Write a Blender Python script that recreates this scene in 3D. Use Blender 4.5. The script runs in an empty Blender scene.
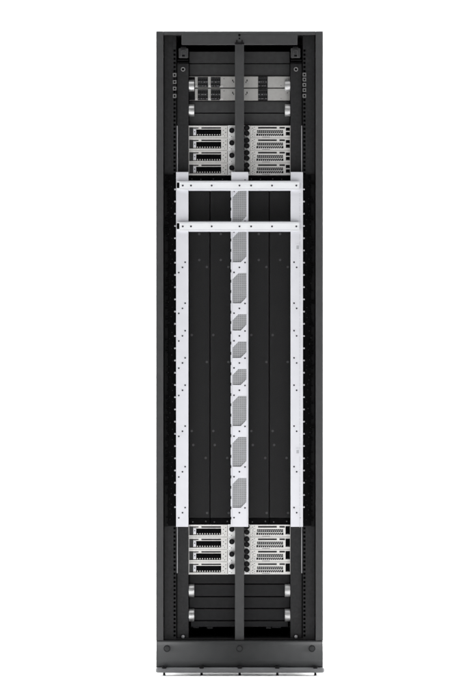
import bpy, bmesh, math, random
from mathutils import Vector, Matrix
random.seed(7)
PI = math.pi
sc = bpy.context.scene
COL = sc.collection
S = 0.003593            # metres per photo pixel on the front plane
D = 12.0                # camera distance to the front plane
CX, CY = 239.5, 350.0   # rack centre line / eye height in the photo
EYE = (675.5 - CY) * S    # floor is z = 0

def X(px, y=0.0): return (px - CX) * S * (1 + y / D)
def Z(py, y=0.0): return EYE + (CY - py) * S * (1 + y / D)

# ------------------------------------------------------------------ materials
def material(name, color, rough=0.5, metal=0.0, spec=0.3, noise=0.06, nscale=60.0, bump=0.0, bscale=900.0, wear=0.0):
    m = bpy.data.materials.new(name); m.use_nodes = True
    nt = m.node_tree; N = nt.nodes; L = nt.links
    b = N['Principled BSDF']
    b.inputs['Metallic'].default_value = metal
    b.inputs['Specular IOR Level'].default_value = spec
    tc = N.new('ShaderNodeTexCoord')
    n = N.new('ShaderNodeTexNoise'); n.inputs['Scale'].default_value = nscale; n.inputs['Detail'].default_value = 4
    L.new(tc.outputs['Object'], n.inputs['Vector'])
    mp = N.new('ShaderNodeMapRange')
    mp.inputs['From Min'].default_value = 0.3; mp.inputs['From Max'].default_value = 0.7
    mp.inputs['To Min'].default_value = 1 - noise; mp.inputs['To Max'].default_value = 1 + noise
    L.new(n.outputs['Fac'], mp.inputs['Value'])
    mul = N.new('ShaderNodeVectorMath'); mul.operation = 'SCALE'
    mul.inputs[0].default_value = color
    L.new(mp.outputs['Result'], mul.inputs['Scale'])
    L.new(mul.outputs['Vector'], b.inputs['Base Color'])
    n2 = N.new('ShaderNodeTexNoise'); n2.inputs['Scale'].default_value = 9; n2.inputs['Detail'].default_value = 3
    L.new(tc.outputs['Object'], n2.inputs['Vector'])
    r = N.new('ShaderNodeMapRange')
    r.inputs['From Min'].default_value = 0.3; r.inputs['From Max'].default_value = 0.7
    r.inputs['To Min'].default_value = max(0.05, rough - 0.06); r.inputs['To Max'].default_value = min(1, rough + 0.06)
    L.new(n2.outputs['Fac'], r.inputs['Value']); L.new(r.outputs['Result'], b.inputs['Roughness'])
    if bump:
        n3 = N.new('ShaderNodeTexNoise'); n3.inputs['Scale'].default_value = bscale
        L.new(tc.outputs['Object'], n3.inputs['Vector'])
        bp = N.new('ShaderNodeBump'); bp.inputs['Strength'].default_value = bump; bp.inputs['Distance'].default_value = 0.0006
        L.new(n3.outputs['Fac'], bp.inputs['Height']); L.new(bp.outputs['Normal'], b.inputs['Normal'])
    return m

def perforated(name, color, pitch, frac, offset=True, rough=0.5, metal=0.0):
    """sheet metal drilled with real see-through holes"""
    m = material(name, color, rough, metal, 0.25)
    nt = m.node_tree; N = nt.nodes; L = nt.links
    b = N['Principled BSDF']; out = N['Material Output']
    tc = N.new('ShaderNodeTexCoord'); sp = N.new('ShaderNodeSeparateXYZ'); L.new(tc.outputs['Object'], sp.inputs[0])
    def M(op, a, c=None):
        n = N.new('ShaderNodeMath'); n.operation = op
        for i, v in enumerate((a, c)):
            if v is None: continue
            if isinstance(v, (int, float)): n.inputs[i].default_value = v
            else: L.new(v, n.inputs[i])
        return n.outputs[0]
    u = M('DIVIDE', sp.outputs['X'], pitch); v = M('DIVIDE', sp.outputs['Z'], pitch * (0.866 if offset else 1))
    if offset:
        row = M('FLOOR', v); u = M('ADD', u, M('MULTIPLY', row, 0.5))
    fu = M('SUBTRACT', M('FRACT', u), 0.5); fv = M('SUBTRACT', M('FRACT', v), 0.5)
    d = M('SQRT', M('ADD', M('MULTIPLY', fu, fu), M('MULTIPLY', fv, fv)))
    hole = M('LESS_THAN', d, frac)
    tr = N.new('ShaderNodeBsdfTransparent'); mx = N.new('ShaderNodeMixShader')
    L.new(hole, mx.inputs[0]); L.new(b.outputs[0], mx.inputs[1]); L.new(tr.outputs[0], mx.inputs[2])
    L.new(mx.outputs[0], out.inputs['Surface'])
    return m

M_FRAME  = material('powder_coat_grey',  (0.0525, 0.053, 0.0542), 0.5, 0, 0.12, 0.05, 40, 0.25)
M_BASE   = material('powder_coat_base',  (0.0295, 0.0303, 0.0312), 0.48, 0, 0.14, 0.05, 30, 0.25)
M_LIP    = material('base_lip_grey',     (0.145, 0.148, 0.152), 0.42, 0, 0.2, 0.05, 30, 0.2)
M_RAIL   = material('rail_black',        (0.024, 0.024, 0.025), 0.5, 0, 0.1, 0.12, 120, 0.3)
M_FLANGE = material('flange_black',      (0.0225, 0.0225, 0.0235), 0.55, 0, 0.08, 0.12, 120, 0.3)
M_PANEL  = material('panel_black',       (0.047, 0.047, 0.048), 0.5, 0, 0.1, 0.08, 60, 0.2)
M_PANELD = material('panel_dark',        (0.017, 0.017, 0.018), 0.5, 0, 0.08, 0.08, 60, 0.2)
M_BLACK  = material('deep_black',        (0.003, 0.003, 0.0033), 0.7, 0, 0.03, 0.2, 90)  # near-black; also stands in for shade in deep gaps and holes
M_RUBBER = material('black_rubber',      (0.006, 0.006, 0.0065), 0.55, 0, 0.1, 0.15, 90)
M_CART   = material('cartridge_black',   (0.0170, 0.0170, 0.0175), 0.5, 0, 0.07, 0.13, 320, 0.4)
M_CARTS  = material('cartridge_dimple',  (0.050, 0.050, 0.052), 0.5, 0, 0.1)
M_WHITE  = material('white_bracket',     (0.585, 0.588, 0.622), 0.45, 0, 0.2, 0.02, 25, 0.15)
M_WHITEB = material('white_crossbar',    (0.69, 0.70, 0.72), 0.42, 0, 0.2, 0.015, 25, 0.15)
M_WHITEL = material('white_edge_grey',   (0.38, 0.385, 0.41), 0.45, 0, 0.25, 0.02, 25)
M_SCREW  = material('dark_screw',        (0.045, 0.045, 0.055), 0.4, 0.4, 0.2)
M_STUD   = material('bright_stud',       (0.42, 0.42, 0.44), 0.4, 0.4, 0.3)
M_SIDE   = material('side_panel_black',  (0.020, 0.020, 0.021), 0.55, 0, 0.08, 0.04, 40, 0.2)
M_LINER  = material('mesh_backing_grey', (0.17, 0.172, 0.178), 0.6, 0, 0.1)
M_BOLT   = material('bolt_ring_dark',    (0.016, 0.016, 0.017), 0.5, 0, 0.1)
M_ALU    = material('server_aluminium',  (0.63, 0.62, 0.605), 0.45, 0.1, 0.25, 0.06, 150, 0.2)
M_KNOBP  = material('knob_plate_light',  (0.86, 0.86, 0.86), 0.45, 0.0, 0.25, 0.05, 150, 0.2)
M_ALUG   = material('server_dim_alu',    (0.50, 0.497, 0.49), 0.45, 0.1, 0.3, 0.08, 150, 0.2)
M_BAY    = material('bay_grey',          (0.058, 0.058, 0.060), 0.5, 0, 0.1, 0.15, 150)
M_SWITCH = material('switch_grey',       (0.385, 0.38, 0.37), 0.45, 0.1, 0.2, 0.06, 90, 0.2)
M_SWITCHL= material('switch_light_rib',  (0.50, 0.497, 0.49), 0.45, 0.1, 0.3, 0.06, 90)
M_PORT   = material('port_dark',         (0.016, 0.016, 0.017), 0.5, 0, 0.1, 0.2, 200)
M_PORTL  = material('port_cage_grey',    (0.050, 0.050, 0.052), 0.45, 0.2, 0.15, 0.2, 200)
M_CHROME = material('brushed_steel',     (0.44, 0.44, 0.44), 0.40, 0.8, 0.5, 0.04, 300)
M_GUIDE  = material('guide_edge_grey',   (0.27, 0.27, 0.28), 0.45, 0.2, 0.3)
M_CAGE   = material('cage_nut_zinc',     (0.20, 0.20, 0.20), 0.4, 0.2, 0.3)
M_MESH   = perforated('perforated_grey', (0.35, 0.355, 0.365), 0.0066, 0.28, False)
M_FLOOR  = material('studio_white',      (0.86, 0.86, 0.86), 0.9, 0, 0.0, 0.0)

# ------------------------------------------------------------------ mesh builder
class MB:
    def __init__(s): s.bm = bmesh.new(); s.mi = 0
    def _tag(s, faces):
        for f in faces: f.material_index = s.mi
        return s
    def box(s, x0, x1, y0, y1, z0, z1, bev=0.0, seg=1):
        if x1 < x0: x0, x1 = x1, x0
        if z1 < z0: z0, z1 = z1, z0
        vs = [s.bm.verts.new((x, y, z)) for x in (x0, x1) for y in (y0, y1) for z in (z0, z1)]
        q = [(0,1,3,2),(4,6,7,5),(0,4,5,1),(2,3,7,6),(0,2,6,4),(1,5,7,3)]
        fs = [s.bm.faces.new([vs[i] for i in f]) for f in q]
        s._tag(fs)
        if bev:
            es = list({e for f in fs for e in f.edges})
            r = bmesh.ops.bevel(s.bm, geom=es, offset=bev, segments=seg, affect='EDGES', profile=0.5)
            s._tag(r['faces'])
        return s
    def pbox(s, px0, py0, px1, py1, y0, y1, bev=0.0, seg=1):
        """front face spans photo pixels px0..px1, py0..py1 at depth y0; goes back to y1"""
        return s.box(X(px0, y0), X(px1, y0), y0, y1, Z(py1, y0), Z(py0, y0), bev, seg)
    def cyl(s, c, r, h, axis='Y', n=16, r2=None, bev=0.0):
        r2 = r if r2 is None else r2
        rot = {'Y': Matrix.Rotation(PI/2, 4, 'X'), 'X': Matrix.Rotation(PI/2, 4, 'Y'), 'Z': Matrix.Identity(4)}[axis]
        res = bmesh.ops.create_cone(s.bm, cap_ends=True, segments=n, radius1=r, radius2=r2, depth=h, matrix=Matrix.Translation(c) @ rot)
        fs = {f for v in res['verts'] for f in v.link_faces}
        for f in fs: f.smooth = len(f.verts) == 4
        s._tag(fs)
        if bev:
            es = [e for e in {e for f in fs for e in f.edges} if any(len(f.verts) > 4 for f in e.link_faces)]
            rr = bmesh.ops.bevel(s.bm, geom=es, offset=bev, segments=2, affect='EDGES', profile=0.5)
            s._tag(rr['faces'])
        return s
    def pcyl(s, px, py, rpx, y0, y1, n=14, bev=0.0, r2=None):
        """disc of photo radius rpx whose front is at y0"""
        return s.cyl((X(px, y0), (y0+y1)/2, Z(py, y0)), rpx*S, y1-y0, 'Y', n, None if r2 is None else r2*S, bev)
    def ball(s, c, r, sc_=(1,1,1), n=12):
        res = bmesh.ops.create_uvsphere(s.bm, u_segments=n, v_segments=n//2+2, radius=r, matrix=Matrix.Translation(c) @ Matrix.Diagonal((*sc_, 1)))
        fs = {f for v in res['verts'] for f in v.link_faces}
        for f in fs: f.smooth = True
        return s._tag(fs)
    def prism(s, pts, y0, y1):
        """outline in photo pixels at depth y0, extruded back to y1"""
        a = [s.bm.verts.new((X(p, y0), y0, Z(q, y0))) for p, q in pts]
        b = [s.bm.verts.new((X(p, y0), y1, Z(q, y0))) for p, q in pts]
        fs = [s.bm.faces.new(a), s.bm.faces.new(b[::-1])]
        n = len(pts)
        for i in range(n): fs.append(s.bm.faces.new((a[i], b[i], b[(i+1) % n], a[(i+1) % n])))
        bmesh.ops.recalc_face_normals(s.bm, faces=fs)
        return s._tag(fs)
    def plate(s, px0, py0, px1, py1, wins, y0, y1):
        """sheet with rectangular cut-outs, all in photo pixels at depth y0"""
        xs = sorted({px0, px1} | {w for a in wins for w in (a[0], a[2])})
        ys = sorted({py0, py1} | {w for a in wins for w in (a[1], a[3])})
        V = {}
        def v(i, j):
            if (i, j) not in V: V[i, j] = s.bm.verts.new((X(xs[i], y0), y0, Z(ys[j], y0)))
            return V[i, j]
        fs = []
        for i in range(len(xs)-1):
            for j in range(len(ys)-1):
                mx, my = (xs[i]+xs[i+1])/2, (ys[j]+ys[j+1])/2
                if any(a[0] < mx < a[2] and a[1] < my < a[3] for a in wins): continue
                fs.append(s.bm.faces.new((v(i,j), v(i,j+1), v(i+1,j+1), v(i+1,j))))
        r = bmesh.ops.extrude_face_region(s.bm, geom=fs)
        nv = [g for g in r['geom'] if isinstance(g, bmesh.types.BMVert)]
        bmesh.ops.translate(s.bm, verts=nv, vec=(0, y1-y0, 0))
        allf = {f for x in list(V.values()) + nv for f in x.link_faces}
        bmesh.ops.recalc_face_normals(s.bm, faces=list(allf))
        return s._tag(allf)
    def build(s, name, mats, parent=None):
        me = bpy.data.meshes.new(name)
        if parent is not None:
            w = Vector((0, 0, 0)); p = parent
            while p is not None: w += p.location; p = p.parent
            bmesh.ops.translate(s.bm, verts=s.bm.verts, vec=-w)
        s.bm.normal_update(); s.bm.to_mesh(me); s.bm.free()
        for m in (mats if isinstance(mats, (list, tuple)) else [mats]): me.materials.append(m)
        o = bpy.data.objects.new(name, me); COL.objects.link(o)
        if parent is not None: o.parent = parent
        return o

def thing(name, label, cat, loc=(0, 0, 0), group=None):
    o = bpy.data.objects.new(name, None); o.empty_display_size = 0.05
    COL.objects.link(o); o.location = loc
    o['label'] = label; o['category'] = cat
    if group: o['group'] = group
    return o

def copy_tree(o, parent=None):
    c = o.copy(); COL.objects.link(c)
    if parent is not None: c.parent = parent
    for ch in list(o.children): copy_tree(ch, c)
    return c

def mir(px): return 2*CX - px

# ------------------------------------------------------------------ setting: seamless white studio sweep
def sweep():
    bm = bmesh.new(); prof = [(-14.5, 0.0), (2.5, 0.0)]
    for k in range(1, 13):
        a = k/12*PI/2; prof.append((2.5 + 2.0*math.sin(a), 2.0 - 2.0*math.cos(a)))
    prof.append((4.5, 7.0))
    rows = [[bm.verts.new((x, y, z)) for x in (-8, 8)] for y, z in prof]
    for a, b in zip(rows, rows[1:]):
        f = bm.faces.new((a[0], a[1], b[1], b[0])); f.smooth = True
    me = bpy.data.meshes.new('floor'); bm.to_mesh(me); bm.free(); me.materials.append(M_FLOOR)
    o = bpy.data.objects.new('floor', me); COL.objects.link(o); o['kind'] = 'structure'
sweep()

# ------------------------------------------------------------------ the rack
BACK = 1.0
rack = thing('server_rack', 'tall open dark grey server rack on a plinth holding all the equipment', 'server rack')

for side in (-1, 1):
    def q(px): return px if side < 0 else mir(px)
    post = MB().pbox(q(156.0), 31.2, q(163.3), 640.6, 0.0, 0.045, 0.0012, 2).build('side_post', M_FRAME, rack)
    MB().box(X(q(156.0)), X(q(157.0)), 0.0455, BACK, Z(640.5), Z(31.6)).build('side_panel', M_SIDE, rack)
    for py in (45, 199, 269, 338, 347.5, 419, 491, 560):
        MB().pcyl(q(159.7), py, 0.75, -0.0009, 0.002, 12).build('rivet', M_FRAME, post)
    # dark reveal between post and flange
    # mounting flange with a ladder of square holes
    fl = MB().pbox(q(164.3), 34.5, q(172.9), 639.5, 0.03, 0.033, 0.0006)
    wins = []
    yy = 49.3
    k = 0
    while yy < 636:
        wins.append((min(q(173.5), q(175.7)), yy, max(q(173.5), q(175.7)), yy + 2.35))
        yy += 4.12; k += 1
    fl.plate(min(q(172.9), q(176.2)), 34.5, max(q(172.9), q(176.2)), 639.5, wins, 0.0302, 0.0328)
    # small stamped marks on the flange
    fl.build('mounting_flange', M_FLANGE, rack)
    MB().pbox(q(163.9), 34.6, q(177.2), 639.4, 0.06, 0.065).build('hole_shade_strip', M_BLACK, rack)  # black strip set behind the holes in place of their shade
    # inner rail
    rail = MB().pbox(q(177.2), 63.6, q(188.6), 639.3, 0.045, 0.06, 0.001)
    rail = rail.build('equipment_rail', M_RAIL, rack)
    MB().pbox(q(188.75), 51.0, q(189.2), 639.0, 0.062, 0.07).build('painted_gap_shade', M_BLACK, rack)  # black strip painted in as the shade beside the rail
    # latch block at the top of the rail
    lb = MB().pbox(q(178.6), 48.0, q(188.2), 57.8, 0.030, 0.05, 0.003, 2)
    lb.pbox(q(180.6), 46.6, q(186.4), 48.6, 0.036, 0.05, 0.002)
    latch = lb.build('latch_block', M_FRAME, rack)
    b = MB().pbox(q(180.4), 50.0, q(182.0), 56.8, 0.0275, 0.032, 0.0012)
    b.pbox(q(184.2), 50.0, q(185.8), 54.0, 0.0275, 0.032, 0.0012)
    b.pbox(q(181.8), 49.4, q(184.6), 50.6, 0.0275, 0.032, 0.001)
    b.build('latch_hook', M_FRAME, latch)
    MB().pbox(q(181.6), 55.0, q(184.8), 56.5, 0.0288, 0.031).build('latch_slot', M_BLACK, latch)
    MB().pbox(q(177.4), 59.6, q(188.2), 60.9, 0.040, 0.05).pbox(q(177.4), 62.4, q(188.4), 63.1, 0.042, 0.05).build('latch_bar', M_RUBBER, latch)
    # round release ring
    ring = MB()
    c = Vector((X(q(183), 0.036), 0.038, Z(69.2, 0.036)))
    n, m = 24, 8; R_, r_ = 1.75*S, 0.5*S
    vs = [[ring.bm.verts.new(c + Vector((math.cos(a)*(R_+r_*math.cos(t)), -r_*math.sin(t), math.sin(a)*(R_+r_*math.cos(t)))))
           for t in (2*PI*j/m for j in range(m))] for a in (2*PI*i/n for i in range(n))]
    for i in range(n):
        for j in range(m):
            f = ring.bm.faces.new((vs[i][j], vs[(i+1)%n][j], vs[(i+1)%n][(j+1)%m], vs[i][(j+1)%m])); f.smooth = True
    bmesh.ops.recalc_face_normals(ring.bm, faces=ring.bm.faces[:])
    ring = ring.build('release_ring', M_CAGE, rail)
    MB().pcyl(q(183), 69.2, 1.3, 0.0435, 0.046).build('ring_hole', M_BLACK, ring)
    MB().ball((X(q(183), 0.036), 0.036, Z(636.6, 0.036)), 1.75*S, (1, 0.8, 1)).build('ball_stud', M_GUIDE, rail)
    MB().pcyl(q(183), 637.4, 3.0, 0.042, 0.0455, 20).build('stud_washer', M_RUBBER, rail)
    # cage nuts
    for py in (74.9, 81.9, 88.5, 95.9) if side < 0 else (74.6, 79.5, 84.8, 90.0, 95.8):
        w = MB()
        x0, x1 = sorted((q(172.9), q(176.4)))
        w.plate(x0, py-1.8, x1, py+1.8, [(x0+0.85, py-0.95, x1-0.85, py+0.95)], 0.026, 0.0300)
        w.build('cage_nut', M_CAGE, rack)
    # pale guide edges beside the server bays
    for a, bb in ((125.6, 172.2), (526.5, 573.2)):
        MB().pbox(q(176.7), a, q(177.8), bb, 0.036, 0.062, 0.0008).build('guide_edge', M_GUIDE, rack)
    # black brush strip alongside the white frame
    br = MB().pbox(q(168.0), 174.5, q(176.0), 526.0, 0.0235, 0.029)
    br.mi = 2
    br.pbox(q(164.6), 174.0, q(168.1), 526.6, 0.0262, 0.0295)
    br.mi = 0
    yb = 175.0
    while yb < 524.5:
        h = random.uniform(1.4, 3.4)
        tip = random.choice((random.uniform(165.0, 166.5), random.uniform(166.3, 168.0), 168.2))
        x0 = q(tip); x1 = q(168.4 + random.uniform(0, 2))
        br.pbox(min(x0, x1), yb, max(x0, x1), yb + h*0.6, 0.0225 - random.uniform(0, .004), 0.0265)
        yb += h
    # small dim fastener heads pressed into the brush strip
    ys = 181.0
    br.mi = 1
    while ys < 522:
        br.pcyl(q(random.uniform(168, 173.4)), ys, random.uniform(0.3, 0.5), 0.0205, 0.024, 8)
        ys += random.uniform(4, 7)
    br.build('brush_strip', [M_BLACK, M_RAIL, M_RUBBER], rack)

# top beam
tb = MB().pbox(163.35, 31.25, 315.65, 34.4, 0.0006, 0.05, 0.0008)
tb.pbox(181.6, 34.4, 297.4, 44.6, 0.0006, 0.02, 0.0008)
top = tb.build('top_beam', M_FRAME, rack)
MB().box(X(157.2), X(321.8), 0.051, BACK, Z(33.6), Z(31.8)).build('roof_panel', M_SIDE, rack)
for px, py, r in ((239.4, 35.1, 1.15), (239.4, 38.5, 0.8)):
    MB().pcyl(px, py, r, -0.0006, 0.002, 14).build('bolt_hole', M_BLACK, top)
br = MB().pbox(234.9, 42.6, 244.2, 44.5, -0.004, 0.0005, 0.0008)
br.pbox(236.1, 40.2, 237.5, 42.5, -0.0035, 0.0005, 0.0006).pbox(241.4, 40.2, 242.8, 42.5, -0.0035, 0.0005, 0.0006)
br.build('bar_clip', M_RUBBER, top)
# centre bar: channel section
cb = MB().pbox(235.0, 44.9, 244.0, 640.2, 0.018, 0.022, 0.0009, 2)
cb.pbox(235.1, 44.9, 236.0, 640.0, 0.0222, 0.05).pbox(243.0, 44.9, 243.9, 640.0, 0.0222, 0.05)
cb.build('centre_bar', M_FRAME, rack)
# black rear sheet, added to block the white backdrop
MB().box(X(157.2), X(321.8), BACK, BACK+0.004, Z(641), Z(31.8)).build('rear_blocker_panel', M_BLACK, rack)
MB().pbox(163.6, 44.7, 315.4, 51.5, 0.13, 0.14).build('gap_shade_sheet', M_BLACK, rack)  # black sheet standing in for the deep shade under the beam

# plinth
pl = MB()
sec = [(-0.002, 641.0), (-0.006, 642.2), (-0.008, 645.0), (-0.0085, 652.0), (-0.006, 660.0), (-0.001, 667.5)]
x0, x1 = X(156.2), X(322.8)
A = [pl.bm.verts.new((x0, y, Z(py))) for y, py in sec]; B = [pl.bm.verts.new((x1, y, Z(py))) for y, py in sec]
A2 = [pl.bm.verts.new((x0, 0.03, Z(641.0))), pl.bm.verts.new((x0, 0.03, Z(667.5)))]
B2 = [pl.bm.verts.new((x1, 0.03, Z(641.0))), pl.bm.verts.new((x1, 0.03, Z(667.5)))]
for i in range(len(sec)-1):
    f = pl.bm.faces.new((A[i], B[i], B[i+1], A[i+1])); f.smooth = True
pl.bm.faces.new(A + [A2[1], A2[0]]); pl.bm.faces.new(B[::-1] + [B2[0], B2[1]])
pl.bm.faces.new((A[0], A2[0], B2[0], B[0])); pl.bm.faces.new((A[-1], B[-1], B2[1], A2[1])); pl.bm.faces.new((A2[0], A2[1], B2[1], B2[0]))
bmesh.ops.recalc_face_normals(pl.bm, faces=pl.bm.faces[:])
plinth = pl.build('plinth', M_BASE, rack)
MB().pbox(155.7, 667.7, 324.3, 672.9, -0.014, 0.016, 0.0062, 4).build('bottom_lip', M_LIP, plinth)
for px in (167.0, 239.5, 312.0):
    bolt = MB().pcyl(px, 648.6, 3.5, -0.0112, -0.004, 24, 0.0016).build('plinth_bolt', M_BOLT, plinth)
    MB().pcyl(px, 648.6, 2.3, -0.0145, -0.0108, 24, 0.0012).build('bolt_cap', M_BASE, bolt)
for px in (164.2, 201.6, 239.7, 277.3, 315.3):
    MB().pbox(px-2.3, 666.1, px+2.3, 668.8, -0.0165, -0.003, 0.0035, 2).build('foot_bracket', M_RUBBER, plinth)
    ft = MB().pbox(px-1.15, 672.8, px+1.15, 675.2, 0.0, 0.012, 0.0012)
    ft.cyl((X(px), 0.006, (Z(674.9)+0)/2), 1.5*S, Z(674.9), 'Z', 14)
    ft.build('foot', M_RUBBER, plinth)
# sill below the lowest panel
MB().box(X(157.3), X(321.7), 0.031, BACK, Z(641.2), Z(639.2), 0.0015).build('bottom_deck', M_PANELD, rack)
# unseen added casters; the base stays open so light reaches the floor
for cx in (-0.235, 0.235):
    for cy in (0.22, 0.88):
        top_z = Z(641.4)
        f = MB().box(cx-0.035, cx+0.035, cy-0.04, cy+0.04, top_z-0.008, top_z)
        for sx in (-1, 1):
            f.box(cx+sx*0.024-0.002, cx+sx*0.024+0.002, cy-0.018, cy+0.018, 0.036, top_z-0.0081)
        fork = f.build('added_caster', M_LIP, rack)
        MB().cyl((cx, cy, 0.045), 0.0445, 0.034, 'X', 28, None, 0.004).build('added_wheel', M_RUBBER, fork)

# ------------------------------------------------------------------ panels and switches
YP = 0.075
def handle(px0, py0, px1, py1, parent):
    cx = X((px0+px1)/2, 0.05); w = abs(px1-px0)*S
    h = MB()
    h.cyl((cx, 0.066, Z((py0+py1)/2, 0.05)), (py1-py0)/2*S, w, 'X', 32, None, 0.0012)
    o = h.build('handle_sleeve', M_CHROME, parent)
    return o
def handles(py0, py1, parent):
    handle(188.7, py0, 194.3, py1, parent); handle(284.8, py0, 290.3, py1, parent)

def blank(py0, py1, label, mat, hnd=None, lip=False):
    t = thing('blank_panel', label, 'blank panel', (0, YP, Z(py1, YP)), 'dark panels closing the rack')
    p = MB().pbox(189.3, py0+0.35, 289.7, py1-0.35, YP, YP+0.6, 0.0012, 2)
    if lip:
        p = MB().pbox(191.0, py0+0.35, 288.0, py1, YP, YP+0.5, 0.0012, 2)
        for x0, x1, d in ((193, 199, 1.3), (207, 213, 2.0), (266, 271, 2.0), (272, 281, 1.2)):
            p.pbox(x0, py1-0.2, x1, py1+d, YP+0.002, YP+0.05, 0.001)
    p.build('panel_face', mat, t)
    MB().pbox(189.3, py1-0.55, 289.7, py1+0.25, YP+0.006, YP+0.02).build('panel_seam', M_BLACK, t)
    if hnd: handles(*hnd, t)
    return t
blank(51.3, 63.4, 'plain dark grey panel directly under the black gap at the rack top', M_PANEL)
blank(63.6, 75.9, 'plain dark grey panel right above the two grey network switches', M_PANEL)
blank(101.0, 112.9, 'dark panel with two steel sleeves right below the two network switches', M_PANEL, (103.8, 116.2))
blank(113.2, 125.2, 'dark panel right above the topmost upper server tray', M_PANEL)
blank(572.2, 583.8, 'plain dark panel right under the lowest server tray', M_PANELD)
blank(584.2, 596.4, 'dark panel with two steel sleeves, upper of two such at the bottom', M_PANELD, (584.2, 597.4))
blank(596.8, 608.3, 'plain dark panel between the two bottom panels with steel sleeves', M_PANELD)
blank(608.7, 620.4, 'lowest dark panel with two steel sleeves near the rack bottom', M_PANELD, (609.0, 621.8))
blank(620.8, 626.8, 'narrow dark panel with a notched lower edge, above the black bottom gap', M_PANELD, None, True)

def switch(py0, py1, label, hnd=None):
    y = 0.07
    t = thing('network_switch', label, 'network switch', (0, y, Z(py1, y)), 'grey network switches')
    h = py1 - py0
    MB().pbox(189.3, py0, 289.9, py1, y+0.006, y+0.6).build('chassis', M_PORT, t)
    wins = [(189.2, py0+0.3, 195.0, py1-0.2), (197.7, py0+0.3, 208.0, py1-0.3), (210.8, py0+0.3, 220.6, py1-0.3), (258.0, py0+0.0001, 267.7, py1-0.0001),
            (232.2, py0+3.0, 233.2, py0+5.0), (233.3, py0+4.6, 234.1, py0+6.2), (245.6, py0+5.0, 246.4, py0+6.4), (246.5, py0+2.9, 247.5, py0+5.0)]
    MB().plate(189.0, py0, 290.0, py1, wins, y, y+0.003).build('face_plate', M_SWITCH, t)
    for x in (196.0, 209.2, 219.8):
        f = MB()
        f.prism([(x-1.2, py1-0.1), (x-0.4, py1-2.6), (x+1.0, py1-2.6), (x+2.0, py1-0.1)] if x < 215 else [(x-0.4, py1-0.1), (x+0.9, py1-2.2), (x+3.4, py1-2.2), (x+3.4, py1-0.1)], y-0.003, y-0.0003)
        f.build('card_ejector', M_SWITCHL, t)
    for x0, x1, n in ((198.0, 207.8, 5), (211.0, 220.4, 5), (258.3, 267.4, 5)):
        b = MB(); cw = (x1-x0)/n
        for r in range(2):
            a = py0 + 0.9 + r*(h-1.4)/2; c = a + (h-1.4)/2 - 0.7
            for k in range(n):
                xa = x0 + k*cw
                b.plate(xa+0.12, a, xa+cw-0.12, c, [(xa+0.42, a+0.9, xa+cw-0.42, c-0.6)], y+0.001, y+0.0055)
        blk = b.build('port_block', M_PORTL, t)
        rb = MB()
        for a in (py0+h*0.47, py0+h*0.83):
            x = x0
            while x < x1 - 0.8:
                e = min(x + random.uniform(0.7, 2.6), x1)
                rb.pbox(x, a, e, a + random.uniform(0.3, 0.55), y-0.0004, y+0.0009)
                x = e + random.uniform(0.3, 1.6)
        rb.build('port_latch', M_GUIDE, blk)
    for px, dy, r in ((287.3, 4.2, 0.5), (281.0, h-2, 0.4), (224.0, 2.2, 0.45)):
        MB().pcyl(px, py0+dy, r, y-0.001, y+0.001, 8).build('face_screw', M_SCREW, t)
    if hnd: handles(*hnd, t)
    return t
switch(76.5, 87.6, 'upper of the two grey network switches near the rack top', (79.4, 91.4))
switch(88.7, 100.5, 'lower of the two grey network switches, above the sleeved panel')

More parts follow.
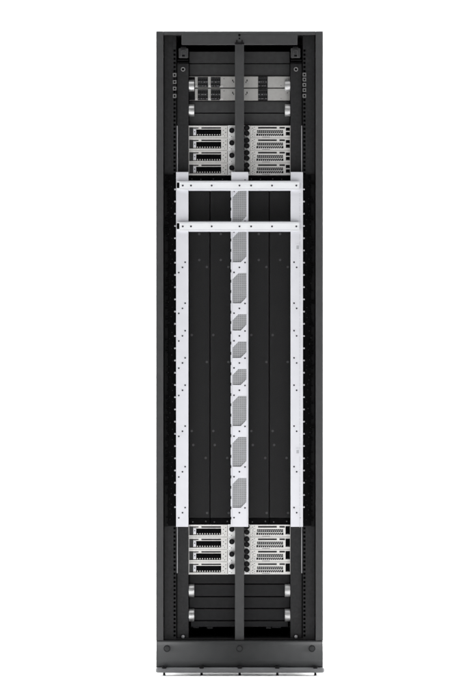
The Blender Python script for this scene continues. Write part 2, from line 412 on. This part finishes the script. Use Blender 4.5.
# ------------------------------------------------------------------ server trays
YS = 0.060
def server(p0, tall, label):
    """1U tray; p0 = photo row of its top edge"""
    t = thing('server_tray', label, 'server tray', (0, YS, Z(p0+12.4, YS)), 'server trays above the white frame' if not tall else 'server trays below the white frame')
    MB().pbox(188.9, p0+0.05, 290.4, p0+12.35, YS+0.007, YS+0.7).build('chassis', M_BAY, t)
    w = [(189.2, p0+1.5, 193.2, p0+10.5), (193.2, p0+1.7, 198.6, p0+2.8), (201.4, p0+1.5, 221.0, p0+3.0),
         (196.2, p0+3.7, 221.2, p0+9.6), (194.3, p0+5.2, 195.2, p0+6.2), (193.2, p0+9.6, 221.0, p0+10.4),
         (223.0, p0+4.2, 223.8, p0+5.1), (225.2, p0+6.1, 226.1, p0+7.1), (222.7, p0+8.0, 223.5, p0+8.9), (225.3, p0+2.4, 226.1, p0+3.2), (224.2, p0+9.9, 225.0, p0+10.5),
         (227.35, p0+0.6, 227.75, p0+11.6), (189.4, p0+12.0, 227.0, p0+12.25)]
    MB().plate(188.7, p0, 228.0, p0+12.4, w, YS, YS+0.003).build('left_plate', M_ALU, t)
    # left card slot: black well with a toothed lower edge
    slot = MB().pbox(196.0, p0+3.6, 221.4, p0+9.7, YS+0.0045, YS+0.0065).build('card_slot', M_BLACK, t)
    tb = MB()
    for k in range(10):
        x = 196.9 + k*2.45
        tb.prism([(x+0.1, p0+9.65), (x+0.4, p0+8.5), (x+1.0, p0+8.5), (x+1.3, p0+9.65)], YS+0.0008, YS+0.004)
    tb.build('spring_finger', M_ALU, slot)
    gr = MB()
    for k in range(9):
        gr.pbox(203.2+k*2.0, p0+1.5, 203.7+k*2.0, p0+3.0, YS+0.002, YS+0.006)
    gr.build('vent_grille', M_PORTL, t)
    MB().pbox(193.3, p0+3.3, 196.1, p0+8.9, YS-0.003, YS-0.0003, 0.0012).build('slot_ear', M_WHITE, slot)
    MB().pcyl(194.75, p0+6.0, 0.55, YS-0.0038, YS-0.0028, 10).build('ear_screw', M_BLACK, slot)
    # knob block beside the centre bar
    w = [(229.2, p0+9.0, 230.2, p0+9.5), (231.2, p0+10.3, 232.0, p0+11.0), (229.0, p0+0.8, 229.7, p0+1.4)]
    MB().plate(228.1, p0-0.25, 236.0, p0+12.1, w, YS-0.004, YS+0.002).build('knob_plate', M_KNOBP, t)
    def knob(px, py):
        k = MB().pcyl(px, py, 2.65, YS-0.018, YS-0.004, 22, 0.0018)
        k = k.build('knob', M_RUBBER, t)
        MB().pcyl(px, py, 1.1, YS-0.0192, YS-0.0178, 14, 0.0004).build('knob_cap', M_PORT, k)
    knob(231.8, p0+4.6)
    knob(246.9, p0+2.0); knob(246.9, p0+7.55)
    w = [(248.3, p0+9.9, 249.0, p0+10.6)]
    MB().plate(243.0, p0-0.2, 249.6, p0+12.2, w, YS-0.004, YS+0.002).build('knob_plate', M_KNOBP, t)
    MB().pbox(243.0, p0+0.2, 244.5, p0+12.0, YS-0.0075, YS-0.0042, 0.0006).build('bar_shadow_strip', M_RUBBER, t)  # black strip in place of the centre bar's shadow
    # right face
    py_ports = [(285.5, p0+1.3, 290.0, p0+9.7)] if tall else [(285.8, p0+1.8, 289.9, p0+5.2), (285.8, p0+6.2, 289.9, p0+9.8)]
    w = [(258.0, p0+1.2, 276.8, p0+2.9), (279.4, p0+1.2, 284.9, p0+2.9), (257.0, p0+4.4, 283.0, p0+7.3), (256.4, p0+7.9, 283.4, p0+10.2),
         (252.0, p0+2.0, 253.2, p0+2.7), (252.2, p0+5.0, 253.4, p0+5.6), (252.0, p0+8.1, 253.2, p0+8.8), (254.6, p0+3.4, 255.2, p0+4.2), (252.9, p0+3.6, 253.6, p0+4.2), (253.9, p0+1.2, 254.8, p0+1.9), (252.6, p0+6.6, 253.4, p0+7.2), (251.0, p0+3.0, 251.5, p0+3.7), (251.0, p0+9.2, 251.5, p0+9.8), (254.2, p0+8.9, 254.9, p0+9.7), (254.4, p0+6.6, 255.1, p0+7.4),
         (254.5, p0+10.6, 255.2, p0+11.2), (262, p0+11.1, 270, p0+11.5), (252.1, p0+10.2, 253.1, p0+10.8), (250.3, p0+12.02, 290.3, p0+12.3)] + py_ports
    MB().plate(250.0, p0, 290.6, p0+12.4, w, YS, YS+0.003).build('right_plate', M_ALU, t)
    la = MB()
    k = 0; x = 255.6
    while x < 283.5:
        a, b, c = max(x, 256.4), x+0.85, 0.0
        if x > 256.3 and x + 2.2 < 283.6:
            la.prism([(x, p0+10.25), (x+1.2, p0+7.85), (x+1.8, p0+7.85), (x+0.6, p0+10.25)], YS+0.0006, YS+0.0028)
        if x > 257 and x + 1.7 < 283.1:
            la.prism([(x, p0+7.35), (x+1.1, p0+4.35), (x+1.42, p0+4.35), (x+0.32, p0+7.35)], YS+0.0004, YS+0.0028)
        x += 2.05
    la.pbox(257.0, p0+5.7, 283.0, p0+5.92, YS+0.0012, YS+0.0032)
    la.build('vent_lattice', M_ALUG, t)
    MB().pbox(256.3, p0+4.2, 283.5, p0+10.3, YS+0.0048, YS+0.0066).build('vent_well', M_PORT, t)
    gr = MB()
    for k in range(13):
        gr.pbox(259.0+k*2.0, p0+1.1, 259.45+k*2.0, p0+3.0, YS+0.003, YS+0.006)
    gr.build('vent_grille', M_PORTL, t)
    for a in py_ports:
        pt = MB().pbox(a[0]-0.1, a[1]-0.1, a[2]+0.1, a[3]+0.1, YS+0.0046, YS+0.0066).build('port', M_BLACK, t)
        MB().pbox(a[0]+0.9, a[3]-0.9, a[2]-0.9, a[3]+0.1, YS+0.0030, YS+0.0045).build('port_tongue', M_PORTL, pt)
    return t

ROWS_UP = (125.7, 138.15, 150.6, 163.05)
LAB_UP = ('grey server tray just under the upper dark panels, topmost of the upper four',
          'grey server tray second from the top in the upper stack of four',
          'grey server tray third from the top in the upper stack of four',
          'grey server tray right above the white frame, lowest of the upper four')
ROWS_DN = (524.75, 537.2, 549.65, 562.1)
LAB_DN = ('grey server tray right below the white frame, topmost of the lower four',
          'grey server tray second from the top in the lower stack of four',
          'grey server tray third from the top in the lower stack of four',
          'grey server tray resting just above the plain lower dark panels, lowest of all')
for rows, labs, tall in ((ROWS_UP, LAB_UP, False), (ROWS_DN, LAB_DN, True)):
    first = server(rows[0], tall, labs[0])
    for p0, lb in zip(rows[1:], labs[1:]):
        c = copy_tree(first); c.location.y += random.uniform(-0.0012, 0.0012); c.location.z = Z(p0+12.4, YS); c['label'] = lb

# ------------------------------------------------------------------ cable cartridges behind the white frame
YC = 0.055
SPOTS = ((10.4, 234), (10.4, 260), (18.0, 267), (2.9, 335), (18.0, 362), (2.9, 431), (4.4, 445), (16.8, 458), (18.3, 513))
labs = ('flat black vertical cable cartridge beside the left white upright',
        'flat black vertical cable cartridge touching the left edge of the white centre strip',
        'flat black vertical cable cartridge touching the right edge of the white centre strip',
        'flat black vertical cable cartridge beside the right white upright')
for (x0, x1), lb in zip(((188.9, 209.9), (210.4, 231.4), (248.4, 269.2), (269.7, 290.6)), labs):
    t = thing('cable_cartridge', lb, 'cable cartridge', (X(x0, YC), YC, Z(525.5, YC)), 'black cable cartridges behind the white frame')
    MB().pbox(x0, 182.0, x1, 517.8, YC, YC+0.3, 0.0012, 2).build('cover', M_CART, t)
    MB().pbox(x0, 176.2, x1, 181.8, YC+0.012, YC+0.3, 0.0008).build('end_block', M_BLACK, t)
    MB().pbox(x0, 518.2, x1, 525.5, YC+0.008, YC+0.3, 0.0008).build('end_block', M_BLACK, t)
    for dx, py in SPOTS:
        MB().pcyl(x0+dx, py, 1.25, YC-0.0009, YC+0.001, 14).build('rivet', M_CARTS, t)
    for dx, py, r in ((4.0, 522.0, .7), (17.0, 521.4, .75), (3.0, 178.9, .6), (12.0, 179.2, .6)):
        MB().pcyl(x0+dx, py, r, YC+0.006, YC+0.012 if py > 300 else YC+0.013, 10).build('end_screw', M_BAY, t)
    # side lip of each cartridge
    MB().pbox(x1-0.55, 183, x1-0.2, 517, YC-0.0006, YC+0.001).build('seam', M_BLACK, t)

# ------------------------------------------------------------------ white frame
wf = thing('white_frame', 'white metal frame of three uprights and two crossbars over the black cartridges', 'metal frame', (0, 0.01, Z(526.8, 0.01)))
WIN = [(190.9, 222.2), (231.9, 262.2), (273.0, 303.3), (314.3, 330.6), (341.6, 357.9), (369.0, 385.0), (396.0, 426.0), (437.0, 466.8), (478.0, 507.8)]
TRI = [(262.2, 267.4, 272.6), (303.2, 308.4, 313.4), (330.7, 335.9, 341.0), (357.9, 363.0, 368.2), (385.2, 390.3, 395.5), (426.1, 431.3, 436.4), (466.7, 471.8, 477.0), (507.6, 512.7, 517.9)]
YU = 0.010
def screw(px, py, y, parent, r=0.88):
    s_ = MB().pcyl(px, py, r, y-0.0008, y+0.001, 12)
    return s_.build('screw', M_SCREW, parent)
for side in (-1, 1):
    def q(px): return px if side < 0 else mir(px)
    up = MB().pbox(q(176.1), 172.0, q(188.4), 526.8, YU, YU+0.0025, 0.0006)
    up.pbox(q(176.2), 172.1, q(176.8), 526.7, YU+0.0026, YU+0.02).pbox(q(187.7), 172.1, q(188.3), 526.7, YU+0.0026, YU+0.045)
    upright = up.build('upright', M_WHITE, wf)
    for a, b, c in TRI:
        if side < 0: pts = ((185.2, a), (182.5, b), (178.8, c))
        else: pts = ((294.0, a), (296.6, b))
        for px, py in pts: screw(px, py, YU, upright)
    k = 0; py = 189.2
    while py < 510:
        st = MB().cyl((X(q(175.6), YU), YU+0.006, Z(py, YU)), 0.95*S, 1.6*S, 'X', 10, 0.75*S, 0.0006)
        st.ball((X(q(174.7), YU), YU+0.006, Z(py, YU)), 0.9*S, (0.7, 1, 1), 10)
        st.build('stud', M_STUD, upright)
        py += 12.23
    if side > 0:
        g = MB()
        py = 193.0
        while py < 523:
            if not (180 < py < 192 or 220 < py < 233 or 243 < py < 251 or 447 < py < 456):
                h = random.choice((1.2, 2.4, 4.0, 6.0))
                g.pbox(299.55, py, 299.9, py+h, YU-0.0004, YU+0.001)
                py += h
            py += random.uniform(0.6, 1.4)
        g.build('scale_marks', M_WHITEL, upright)
        for px, py in ((297.6, 247.0), (297.6, 451.5)):
            e = MB().plate(px-2.0, py-3.0, px+2.0, py+3.0, [(px-1.2, py-1.6, px+1.3, py+1.9)], YU-0.002, YU-0.0002)
            e = e.build('hand_latch', M_WHITE, upright)
            MB().pbox(px-1.2, py-1.6, px+1.3, py+1.9, YU-0.0012, YU-0.0002).build('latch_tab', M_WHITEL, e)
        screw(300.2, 517.9, YU, upright, 0.4)
# centre strip
cw = [(232.7, a, 246.3, b) for a, b in WIN]
YM = 0.009
cs = MB().plate(231.3, 172.0, 248.3, 526.8, cw, YM, YM+0.0025)
for a, b in WIN:
    cs.prism([(232.7, a), (238.4, a), (232.7, a+6.0)], YM, YM+0.0025)
    cs.prism([(246.3, b), (240.8, b), (246.3, b-5.7)], YM, YM+0.0025)
cs.pbox(231.4, 172.1, 231.9, 526.7, YM+0.0026, YM+0.045).pbox(247.8, 172.1, 248.2, 526.7, YM+0.0026, YM+0.045)
# folded tabs along the left edge
py = 190.0
while py < 522:
    cs.pbox(230.75, py, 231.32, py+7.4, YM+0.0004, YM+0.003, 0.0006); py += 10.3
centre = cs.build('centre_strip', M_WHITE, wf)
for a, b in WIN:
    MB().pbox(232.2, a-0.6, 246.8, b+0.6, YM+0.0040, YM+0.0048).build('mesh_screen', M_MESH, centre)
    MB().pbox(232.2, a-0.6, 246.8, b+0.6, YM+0.0056, YM+0.0062).build('added_mesh_backing', M_LINER, centre)  # grey sheet added to soften the contrast of the mesh holes
gr = MB()
for x in (232.05, 247.0):
    gr.pbox(x, 192, x+0.22, 526, YM-0.0003, YM+0.001)
gr.build('fold_shade_line', M_WHITEL, centre)  # thin grey strips painted as the shade along the folds
for a, b, c in TRI:
    for px, py in ((245.0, a+0.3), (239.4, b), (234.0, c-0.2)): screw(px, py, YM, centre)
screw(245.0, 222.0-1.1, YM, centre, 0.6); screw(234.0, 232.4, YM, centre, 0.6); screw(245.0, 179.8, YM, centre, 0.6); screw(234.2, 191.6, YM, centre, 0.6)
# crossbars
YB = -0.003
for p0, p1 in ((180.7, 190.7), (221.4, 231.7)):
    b = MB().plate(176.9, p0+0.75, 299.3, p1-0.85, [(176.9001, p0+1.7, 179.4, p1-2.6)], YB, YB+0.003)
    bar = MB().pbox(188.6, p0, 291.0, p1, YB+0.005, YB+0.0075, 0.0004)
    b.pbox(177.6, p0+0.9, 299.2, p0+1.4, YB+0.0031, YB+0.0208).pbox(177.6, p1-1.5, 299.2, p1-1.0, YB+0.0031, YB+0.0208)
    crossbar = b.build('crossbar', M_WHITEB, wf)
    bar.build('bar_flange', M_WHITE, crossbar)
    MB().pbox(176.9, p0+1.6, 179.5, p1-2.5, YB+0.006, YB+0.016).build('end_slot', M_BLACK, crossbar)
    fl = MB().pbox(179.6, p0+1.45, 299.2, p0+1.75, YB-0.0004, YB+0.001).pbox(179.6, p1-1.95, 299.2, p1-1.65, YB-0.0004, YB+0.001)
    fl.build('fold_shade_line', M_WHITEL, crossbar)  # crease shade drawn as grey strips on the crossbar
    mid = (p0+p1)/2 - 0.15
    for px in (182.8, 191.0, 211.7, 239.5, 251.1, 272.0, 296.3): screw(px, mid, YB, crossbar, 0.98)

# ------------------------------------------------------------------ lights
def area(name, loc, target, sx, sy, power, color=(1, 1, 1), spread=180):
    l = bpy.data.lights.new(name, 'AREA'); l.shape = 'RECTANGLE'; l.size = sx; l.size_y = sy; l.energy = power; l.color = color
    l.spread = math.radians(spread)
    o = bpy.data.objects.new(name, l); COL.objects.link(o); o.location = loc
    o.rotation_euler = (Vector(target) - Vector(loc)).to_track_quat('-Z', 'Y').to_euler()
    return o
area('backdrop_softbox', (0, 2.3, 5.6), (0, 3.0, 0), 10, 3.0, 1900, (1, 1, 1))
area('overhead_floor_fill', (0, -2.2, 5.6), (0, -1.8, 0), 5, 2.5, 95)  # extra lamp, added to lift the floor shadow in front
area('side_floor_fill', (4.6, -0.1, 1.5), (0, -0.05, 0), 1.0, 2.4, 310)  # added pair of lamps that wash out the floor shadow
area('side_floor_fill', (-4.6, -0.1, 1.5), (0, -0.05, 0), 1.0, 2.4, 310)
area('key_softbox', (-3.2, -7.5, 3.6), (0, 0, 1.15), 3.0, 3.0, 25, (1, 0.995, 0.985))
area('fill_softbox', (3.4, -7.5, 2.4), (0, 0, 1.15), 3.0, 3.4, 17, (0.985, 0.99, 1.0))
w = bpy.data.worlds.new('World'); sc.world = w; w.use_nodes = True
bg = w.node_tree.nodes['Background']; bg.inputs['Color'].default_value = (1, 1, 1, 1); bg.inputs['Strength'].default_value = 0.1

# ------------------------------------------------------------------ camera
cam = bpy.data.cameras.new('camera'); co = bpy.data.objects.new('camera', cam); COL.objects.link(co)
co.location = (0, -D, EYE); co.rotation_euler = (PI/2, 0, 0)
cam.sensor_fit = 'VERTICAL'; cam.sensor_height = 36; cam.sensor_width = 24
cam.lens = 36 * D / (700 * S)
cam.shift_x = -(CX - 229.5) / 700
cam.clip_start = 0.1; cam.clip_end = 200
sc.camera = co
sc.view_settings.view_transform = 'Standard'; sc.view_settings.look = 'None'
sc.view_settings.exposure = 0; sc.view_settings.gamma = 1
sc.cycles.max_bounces = 6
